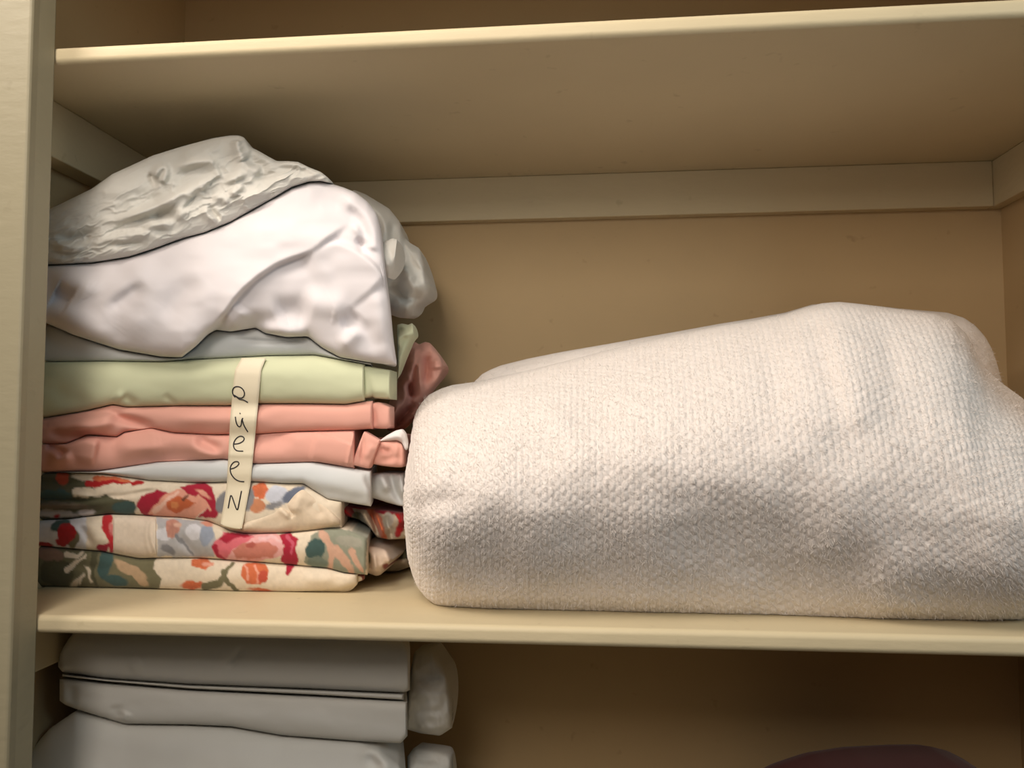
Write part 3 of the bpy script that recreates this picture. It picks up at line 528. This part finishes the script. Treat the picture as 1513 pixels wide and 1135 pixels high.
Vb = V+np.array([0, 0.0003, 0]); n0 = len(V)
Fc = []
for i in range(nrow-1):
    for j in range(ncl-1):
        q = [i*ncl+j, i*ncl+j+1, (i+1)*ncl+j+1, (i+1)*ncl+j]; Fc.append(q); Fc.append([n0+k for k in q[::-1]])
bl = [j for j in range(ncl)]+[i*ncl+ncl-1 for i in range(1, nrow)]+[(nrow-1)*ncl+j for j in range(ncl-2, -1, -1)]+[i*ncl for i in range(nrow-2, 0, -1)]
for q, p in zip(bl, bl[1:]+bl[:1]): Fc.append([q, p, n0+p, n0+q])
mesh_obj('tape_strip', np.concatenate([V, Vb]), Fc, M_tape, k_)
strokes = [[(152, 272), (138, 255), (134, 232), (144, 212), (165, 206), (190, 214), (207, 238), (207, 262), (194, 277), (172, 276), (152, 262), (142, 258)], [(152, 262), (178, 286), (200, 286), (228, 303)],
           [(153, 388), (156, 418), (166, 443), (180, 451), (189, 436), (190, 408), (198, 396)], [(193, 402), (202, 436), (214, 458), (228, 480)], [(178, 366), (184, 371)],
           [(146, 552), (178, 548), (204, 532), (206, 512), (186, 502), (160, 514), (141, 545), (143, 575), (162, 594), (200, 594)],
           [(122, 702), (155, 692), (177, 670), (168, 655), (143, 658), (122, 686), (122, 722), (145, 758), (175, 775), (206, 777)],
           [(110, 936), (118, 890), (127, 848), (146, 905), (165, 958), (176, 900), (190, 832)]]
V, Fc = [], []
for st in strokes:
    P = np.array(st, float); P = np.stack([310+P[:, 0]/4.05, 520+P[:, 1]/4.05], 1)
    for _ in range(2):                                       # corner cutting for rounded handwriting
        Q = [P[0]]
        for a0, b0 in zip(P[:-1], P[1:]): Q += [0.75*a0+0.25*b0, 0.25*a0+0.75*b0]
        P = np.array(Q+[P[-1]])
    tg = np.gradient(P, axis=0); tg /= np.linalg.norm(tg, axis=1)[:, None]+1e-9; nn = np.stack([-tg[:, 1], tg[:, 0]], 1)
    b0 = len(V); wd = 0.85
    for p, q in zip(P, nn):
        for s in (-1, 1):
            x, y = p+q*s*wd
            V.append(atY(np.array(x), np.array(y), tapez(y)-0.00035))
    for i in range(len(P)-1): Fc.append([b0+2*i, b0+2*i+1, b0+2*i+3, b0+2*i+2])
o = mesh_obj('handwriting', V, Fc, M_ink, k_); o['label'] = 'black pen handwriting'
m = o.modifiers.new('thick', 'SOLIDIFY'); m.thickness = 0.0001

# ------------------------------------------------------------------ the blanket
bk = empty('knitted_blanket', (0.95, 0.2, 0.0), 'thick cream knitted wool blanket folded on the shelf beside the stack', 'blanket')
def stitched(name, top, bot, Yb, Yt, bulge, depth, parent, x0, x1, endL, endR, bend=0.4, step=1.35, nrow=440, folds=(), amp=0.0011, pw=2.0, zmin=None, endp=2.0, noise=0.012, seed=61, under=0.0):
    xs = np.arange(x0, x1+step, step)
    kx = x0+endL*np.linspace(0, 1, 26)**2*0.35; xs = np.unique(np.round(np.concatenate([kx, xs]), 2))
    nc = len(xs)
    ty = curve(top, xs, 3); by = curve(bot, xs, 3); by = np.maximum(by, ty+0.5)
    v = np.linspace(0, 1, nrow)
    PX = np.repeat(xs[None], nrow, 0); PY = ty[None]+(by-ty)[None]*v[:, None]
    e = sprof(0.5*np.clip((xs-x0)/endL, 0, 1), endp)*sprof(0.5*np.clip((x1-xs)/endR, 0, 1), endp)
    hfac = np.clip((by-ty)/300.0, 0.0, 1.0)
    # face: upright low down, rolling back towards the top, tucked under at the foot
    roll = np.clip((bend-v)/bend, 0, 1)
    prof = (Yt-Yb)*(1-np.sqrt(np.maximum(0, 1-roll**pw)))
    foot = under*np.clip((v-0.42)/0.58, 0, 1)**1.9+0.012*np.clip((v-0.93)/0.07, 0, 1)**2
    YY = Yb+prof[:, None]*hfac[None]+foot[:, None]*(1-0.75*(1-np.clip((v-0.36)/0.64, 0, 1)**4)[:, None]*sstep(1150, 1430, xs)[None]) + bulge*(1-e)[None] - bulge*0.25*np.sin(np.pi*np.clip(v, 0, 1))[:, None]
    disp = fold_disp(PX, PY, folds)+noise*fbm(PX/150, PY/110, seed, 2)
    keep = np.minimum(1, np.minimum(v/0.06, (1-v)/0.05))[:, None]
    YY = YY-disp*keep
    P = atY(PX, PY, YY)
    # stitch relief along the cloth
    dv = np.linalg.norm(np.diff(P, axis=0), axis=2); tl_ = np.concatenate([np.zeros((1, nc)), np.cumsum(dv, 0)], 0)
    mid = nc//2
    tcoord = np.repeat(tl_[:, mid:mid+1], nc, 1)*0.75+0.25*tl_-tl_[-1:, :]*0.25
    du = np.linalg.norm(np.diff(P, axis=1), axis=2); su = np.concatenate([np.zeros((nrow, 1)), np.cumsum(du, 1)], 1)
    scoord = np.repeat(su[int(nrow*.6)][None], nrow, 0)
    px_, py_ = 0.0059, 0.0112
    warp = 0.0009
    s2 = scoord-0.16*tcoord*sstep(0.25, 0.6, scoord)+warp*fbm(scoord/0.03, tcoord/0.03, 71, 2); t2 = tcoord+2*warp*fbm(scoord/0.03, tcoord/0.03, 77, 2)
    ci = np.floor(s2/px_); dx = s2/px_-ci-0.5
    tt_ = t2/py_+0.5*(ci % 2); cj = np.floor(tt_); dy = tt_-cj-0.5
    jit = 0.45+0.55*_hash(ci, cj, 5)
    bead = np.clip(1-(dx/0.5)**2-(dy/0.46)**2, 0, 1)**0.75
    furrow = np.cos(np.pi*dx)**0.6
    hgt = amp*(bead*jit+0.22*furrow)+0.0003*fbm(s2/0.003, t2/0.003, 91, 2)+0.0012*fbm(s2/0.02, t2/0.02, 95, 2)
    gu = np.gradient(P, axis=1); gv = np.gradient(P, axis=0); N = np.cross(gv, gu); N /= np.linalg.norm(N, axis=2)[..., None]+1e-12
    N = np.where((N[..., 1] > 0)[..., None], -N, N)
    kk = np.minimum(1, np.minimum(v/0.02, (1-v)/0.02))[:, None]
    P = P+N*(hgt*kk)[..., None]
    # rear
    Tp, Bp = P[0], P[-1]; rows = []
    for q in np.linspace(1, 0, 26)[1:-1]:
        p = Tp*(1-q)+Bp*q; p[:, 1] += (depth+ (Yt-Yb)*0.0)*sprof(np.array([q]), 2.6)[0]*e; rows.append(p)
    G = np.concatenate([P, np.array(rows)], 0)
    G[..., 1] = np.minimum(G[..., 1], D-0.004)
    if zmin is not None: G[..., 2] = np.maximum(G[..., 2], zmin)
    nr = G.shape[0]; idx = np.arange(nr*nc).reshape(nr, nc); b2 = np.roll(idx, -1, 0)
    faces = np.stack([idx[:, :-1], b2[:, :-1], b2[:, 1:], idx[:, 1:]], -1).reshape(-1, 4).tolist()
    faces.append(idx[:, 0].tolist()); faces.append(idx[::-1, -1].tolist())
    return mesh_obj(name, G.reshape(-1, 3), faces, M_knit, parent), P, N

pb = atZ(np.array(1000.), np.array(910.), 0.0); Ybl = float(pb[1])
top_b = [(597, 742), (598, 722), (601, 690), (606, 660), (609, 640), (613, 612), (622, 596), (634, 583), (650, 575), (668, 569), (690, 566), (704, 564), (740, 556), (790, 545), (850, 530), (920, 512), (1000, 494), (1060, 482), (1110, 474), (1160, 464), (1190, 454), (1215, 448), (1240, 446), (1270, 449), (1300, 453), (1330, 457), (1380, 463), (1408, 474), (1428, 494), (1444, 524), (1458, 546), (1480, 566), (1513, 590), (1545, 640), (1570, 720), (1580, 800)]
bot_b = [(597, 752), (600, 800), (604, 830), (609, 850), (618, 870), (630, 884), (642, 893), (660, 897), (700, 901), (850, 907), (1000, 911), (1113, 915), (1300, 923), (1450, 922), (1513, 918), (1550, 900), (1572, 860), (1580, 810)]
ob, PB, NB = stitched('folded_front', top_b, bot_b, Ybl-0.062, Ybl+0.18, 0.075, 0.16, bk, 597, 1580, 70, 70, bend=0.62, zmin=0.0005, under=0.070, folds=[
    ('r', -0.008, 14, [(594, 748), (622, 744), (660, 740), (720, 742)], (.02, .6)), ('r', -0.007, 11, [(598, 638), (618, 634), (660, 632)], (.02, .6)), ('r', 0.010, 50, [(640, 660), (760, 640), (900, 600)]), ('r', -0.010, 70, [(960, 840), (1090, 815), (1240, 840)]),
    ('r', -0.006, 13, [(1195, 448), (1218, 530), (1240, 620), (1258, 700)], (.1, .6)), ('r', 0.006, 22, [(1235, 450), (1262, 540), (1285, 640), (1300, 720)], (.1, .6)), ('r', -0.004, 11, [(1300, 470), (1318, 540), (1335, 600)]), ('r', -0.005, 16, [(1130, 480), (1140, 560), (1150, 640)]), ('r', -0.004, 13, [(1400, 470), (1425, 560), (1450, 640)])])
top_r = [(700, 566), (712, 553), (725, 546), (740, 540), (780, 530), (830, 520), (900, 508), (960, 497), (1000, 490), (1060, 479), (1110, 471), (1160, 462), (1200, 450), (1240, 447), (1270, 449), (1330, 456), (1400, 462), (1425, 470), (1442, 482), (1456, 498), (1466, 516), (1474, 540), (1480, 565)]
bot_r = [(700, 580), (720, 640), (760, 680), (1400, 680), (1450, 650), (1472, 610), (1480, 575)]
_, PB2, NB2 = stitched('folded_back', top_r, bot_r, Ybl+0.17, Ybl+0.27, 0.05, 0.10, bk, 700, 1480, 40, 50, bend=0.6, nrow=110, step=3, amp=0.0010, noise=0.004, seed=62)

# fuzz: short loose wool fibres standing off the knit
def fuzz(P, N, count, seed):
    r = np.random.default_rng(seed); nr, nc = P.shape[:2]
    i = r.integers(3, nr-6, count); j = r.integers(34, nc-1, count)
    p = P[i, j]; n = N[i, j]; d = n+r.normal(0, 0.75, (count, 3)); d /= np.linalg.norm(d, axis=1)[:, None]
    L = r.uniform(0.002, 0.0065, count)[:, None]; side = np.cross(d, r.normal(0, 1, (count, 3))); side /= np.linalg.norm(side, axis=1)[:, None]
    w_ = 0.00015
    m_ = p+d*L*0.5; tip = p+d*L+n*0.0004*r.normal(0, 1, (count, 1))+np.array([0, 0, -0.0006])
    V = np.stack([p+side*w_, p-side*w_, m_-side*w_*.8, m_+side*w_*.8, tip], 1).reshape(-1, 3)
    k = np.arange(count)*5
    fc = np.stack([k, k+1, k+2, k+3], 1).tolist()+np.stack([k+3, k+2, k+4], 1).tolist()
    return V, fc
V, fc = fuzz(PB, NB, 60000, 5); V2, fc2 = fuzz(PB2, NB2, 9000, 6); fc = fc+[[k+len(V) for k in q] for q in fc2]; V = np.concatenate([V, V2]); V[:, 2] = np.maximum(V[:, 2], 0.0012)
me = bpy.data.meshes.new('wool_fuzz'); me.from_pydata(V.tolist(), [], fc); me.materials.append(M_knit); me.update()
o = bpy.data.objects.new('wool_fuzz', me); COL.objects.link(o); o.parent = bk; o.matrix_parent_inverse = Matrix.Translation(-Vector(bk.location)); o['kind'] = 'stuff'

# ------------------------------------------------------------------ lower shelf: white pillowcases and a dark red bundle
def lcloth(*a, **k): return cloth(*a, zmin=ZB+0.0008, **k)
G_lo = 'white linen on the bottom shelf'
Yl = 0.142
def lbase(px, py): return atY(np.array(float(px)), np.array(float(py)), Yl+0.1)
L_l1t = [(86, 972), (90, 962), (100, 946), (109, 934), (130, 926), (300, 926), (500, 934), (596, 944), (606, 958)]
L_l1b = [(86, 986), (92, 994), (153, 1002), (278, 1011), (463, 1018), (597, 1024), (606, 1020)]
l1 = empty('pillowcase', lbase(340, 1015), 'white folded pillowcase at the top of the stack on the shelf below', 'pillowcase', G_lo)
lcloth('folded_cloth', L_l1t, L_l1b, M_low, l1, Yl, 0.024, 0.17, taper=1, step=2.5, nv=34, n=3.8, endr=(10, 5), folds=[('r', -0.004, 4, [(330, 990), (348, 976), (362, 952)]), ('r', 0.003, 6, [(190, 990), (210, 975)]), ('r', -0.002, 6, [(100, 955), (98, 985)])])
L_l2m = [(88, 1000), (93, 998), (278, 1017), (463, 1026), (594, 1034), (600, 1034)]
l2 = empty('pillowcase', lbase(340, 1030), 'white folded pillowcase in the middle of the lower stack, with a thin flat upper fold', 'pillowcase', G_lo)
lcloth('thin_fold', [(92, 996), (153, 1004), (278, 1013), (463, 1020), (597, 1026)], [(92, 1000), (153, 1007), (278, 1018), (463, 1027), (597, 1035)], M_low, l2, Yl, 0.021, 0.17, taper=1, step=2.5, nv=14, n=3.2, endr=(4, 4), noise=None)
L_l2b = [(88, 1036), (96, 1042), (111, 1048), (150, 1060), (185, 1070), (278, 1071), (342, 1074), (416, 1087), (532, 1096), (592, 1099), (602, 1088)]
lcloth('folded_cloth', [(88, 1004), (96, 1003), (153, 1010), (278, 1020), (463, 1029), (594, 1036), (602, 1037)], L_l2b, M_low, l2, Yl, 0.020, 0.17, taper=1, step=2.5, nv=34, n=3.8, endr=(8, 4), folds=[('r', 0.004, 5, [(180, 1068), (188, 1050)]), ('r', -0.003, 5, [(106, 1010), (108, 1044)]), ('r', 0.003, 12, [(200, 1045), (400, 1060), (560, 1075)]), ('r', -0.003, 6, [(170, 1040), (176, 1064)])])
lcloth('side_folds', [(600, 1030), (612, 962), (640, 955), (660, 990), (668, 1030)], [(600, 1078), (620, 1084), (650, 1088), (668, 1076)], M_low, l2, Yl+0.09, 0.04, 0.09, step=2, nv=50, endr=(5, 12), back='round', noise=(0.010, 20, 30, 77), amp=0.5, folds=[('r', -0.014, 4, [(612, 1000), (630, 1010), (660, 1000)]), ('r', 0.014, 5, [(614, 1030), (640, 1024), (664, 1030)]), ('r', -0.012, 4, [(610, 1050), (640, 1052), (664, 1050)]), ('r', 0.012, 4, [(608, 1075), (640, 1076), (664, 1070)])])
l3 = empty('white_sheet', lbase(340, 1180), 'white folded sheet spreading wide under the two pillowcases', 'sheet', G_lo)
pz = atZ(np.array(300.), np.array(1500.), ZB)
zbot = 1135+ (ZB+0.0 - float(atY(np.array(300.), np.array(1135.), Yl)[2]))/(-0.000755)
zb_px = 1135
while atY(np.array(300.), np.array(float(zb_px)), Yl)[2] > ZB: zb_px += 1
lcloth('folded_cloth', [(30, 1130), (48, 1104), (74, 1076), (111, 1051), (150, 1061), (185, 1071), (278, 1072), (342, 1075), (416, 1088), (532, 1097), (560, 1104), (590, 1128), (600, 1150)], [(30, zb_px), (300, zb_px), (600, zb_px)], M_low, l3, Yl, 0.030, 0.18, taper=1, step=3, nv=60, n=2.6, endr=(14, 10), folds=[('r', 0.008, 10, [(530, 1098), (560, 1118), (580, 1150)]), ('r', -0.006, 6, [(540, 1112), (566, 1140)]), ('r', 0.004, 24, [(150, 1100), (300, 1110), (450, 1125)])])
lcloth('side_folds', [(602, 1118), (612, 1104), (640, 1108), (668, 1114)], [(602, zb_px-20), (640, zb_px-30), (668, zb_px-50)], M_low, l3, Yl+0.09, 0.04, 0.09, step=2.5, nv=60, endr=(5, 14), back='round', noise=(0.010, 20, 30, 79), amp=0.5, folds=[('r', -0.012, 4, [(590, 1120), (660, 1125)])])
# dark red bundle
rd = empty('red_blanket', (0.95, 0.2, ZB), 'dark red cloth bundle in the shadow at the right of the bottom shelf', 'blanket')
Yr = 0.16
zr = 1135
while atY(np.array(1330.), np.array(float(zr)), Yr)[2] > ZB: zr += 1
lcloth('rolled_cloth', [(1120, 1224), (1150, 1196), (1190, 1174), (1240, 1155), (1300, 1145), (1380, 1141), (1430, 1141), (1460, 1149), (1490, 1165), (1520, 1196), (1540, 1234)], [(1120, zr-10), (1150, zr), (1500, zr), (1540, zr-10)], M_red, rd, Yr, 0.05, 0.20, step=4, nv=60, n=2.2, endr=(40, 40), back='round', sm=8)

# ------------------------------------------------------------------ light
def area(name, loc, target, size, power, color, sy=None):
    l = bpy.data.lights.new(name, 'AREA'); l.energy = power; l.color = color; l.size = size
    if sy: l.shape = 'RECTANGLE'; l.size_y = sy
    o = bpy.data.objects.new(name, l); COL.objects.link(o); o.location = loc
    o.rotation_euler = (Vector(target)-Vector(loc)).to_track_quat('-Z', 'Y').to_euler()
    return o
WARM = (1.0, 0.90, 0.80)
area('ceiling_lamp', (-0.50, -0.65, 1.25), (0.65, 0.1, 0.25), 0.45, 13.8, WARM)
area('ceiling_lamp', (0.30, -0.70, 1.30), (0.65, 0.1, 0.25), 0.45, 8.0, WARM)
area('hall_fill', (0.35, -1.40, 0.92), (0.65, 0.1, 0.25), 0.45, 9.0, WARM)  # added front fill behind the camera, brightens rear wall and cloth fronts
area('hall_fill', (0.40, -0.70, 0.46), (0.65, 0.1, 0.25), 0.45, 1.2, WARM)  # added low fill, lifts the upper shelf's underside and the cloth fronts
area('hall_window', (1.75, -0.75, 0.75), (0.1, 0.2, 0.25), 0.5, 3.4, (0.60, 0.86, 1.0))
wd = bpy.data.worlds.new('hall'); scene.world = wd; wd.use_nodes = True
wd.node_tree.nodes['Background'].inputs[0].default_value = (1.0, 0.90, 0.78, 1); wd.node_tree.nodes['Background'].inputs[1].default_value = 0.03

scene.view_settings.view_transform = 'Standard'; scene.view_settings.look = 'None'
scene.view_settings.exposure = 0.07; scene.view_settings.gamma = 1.0; scene.view_settings.use_curve_mapping = False
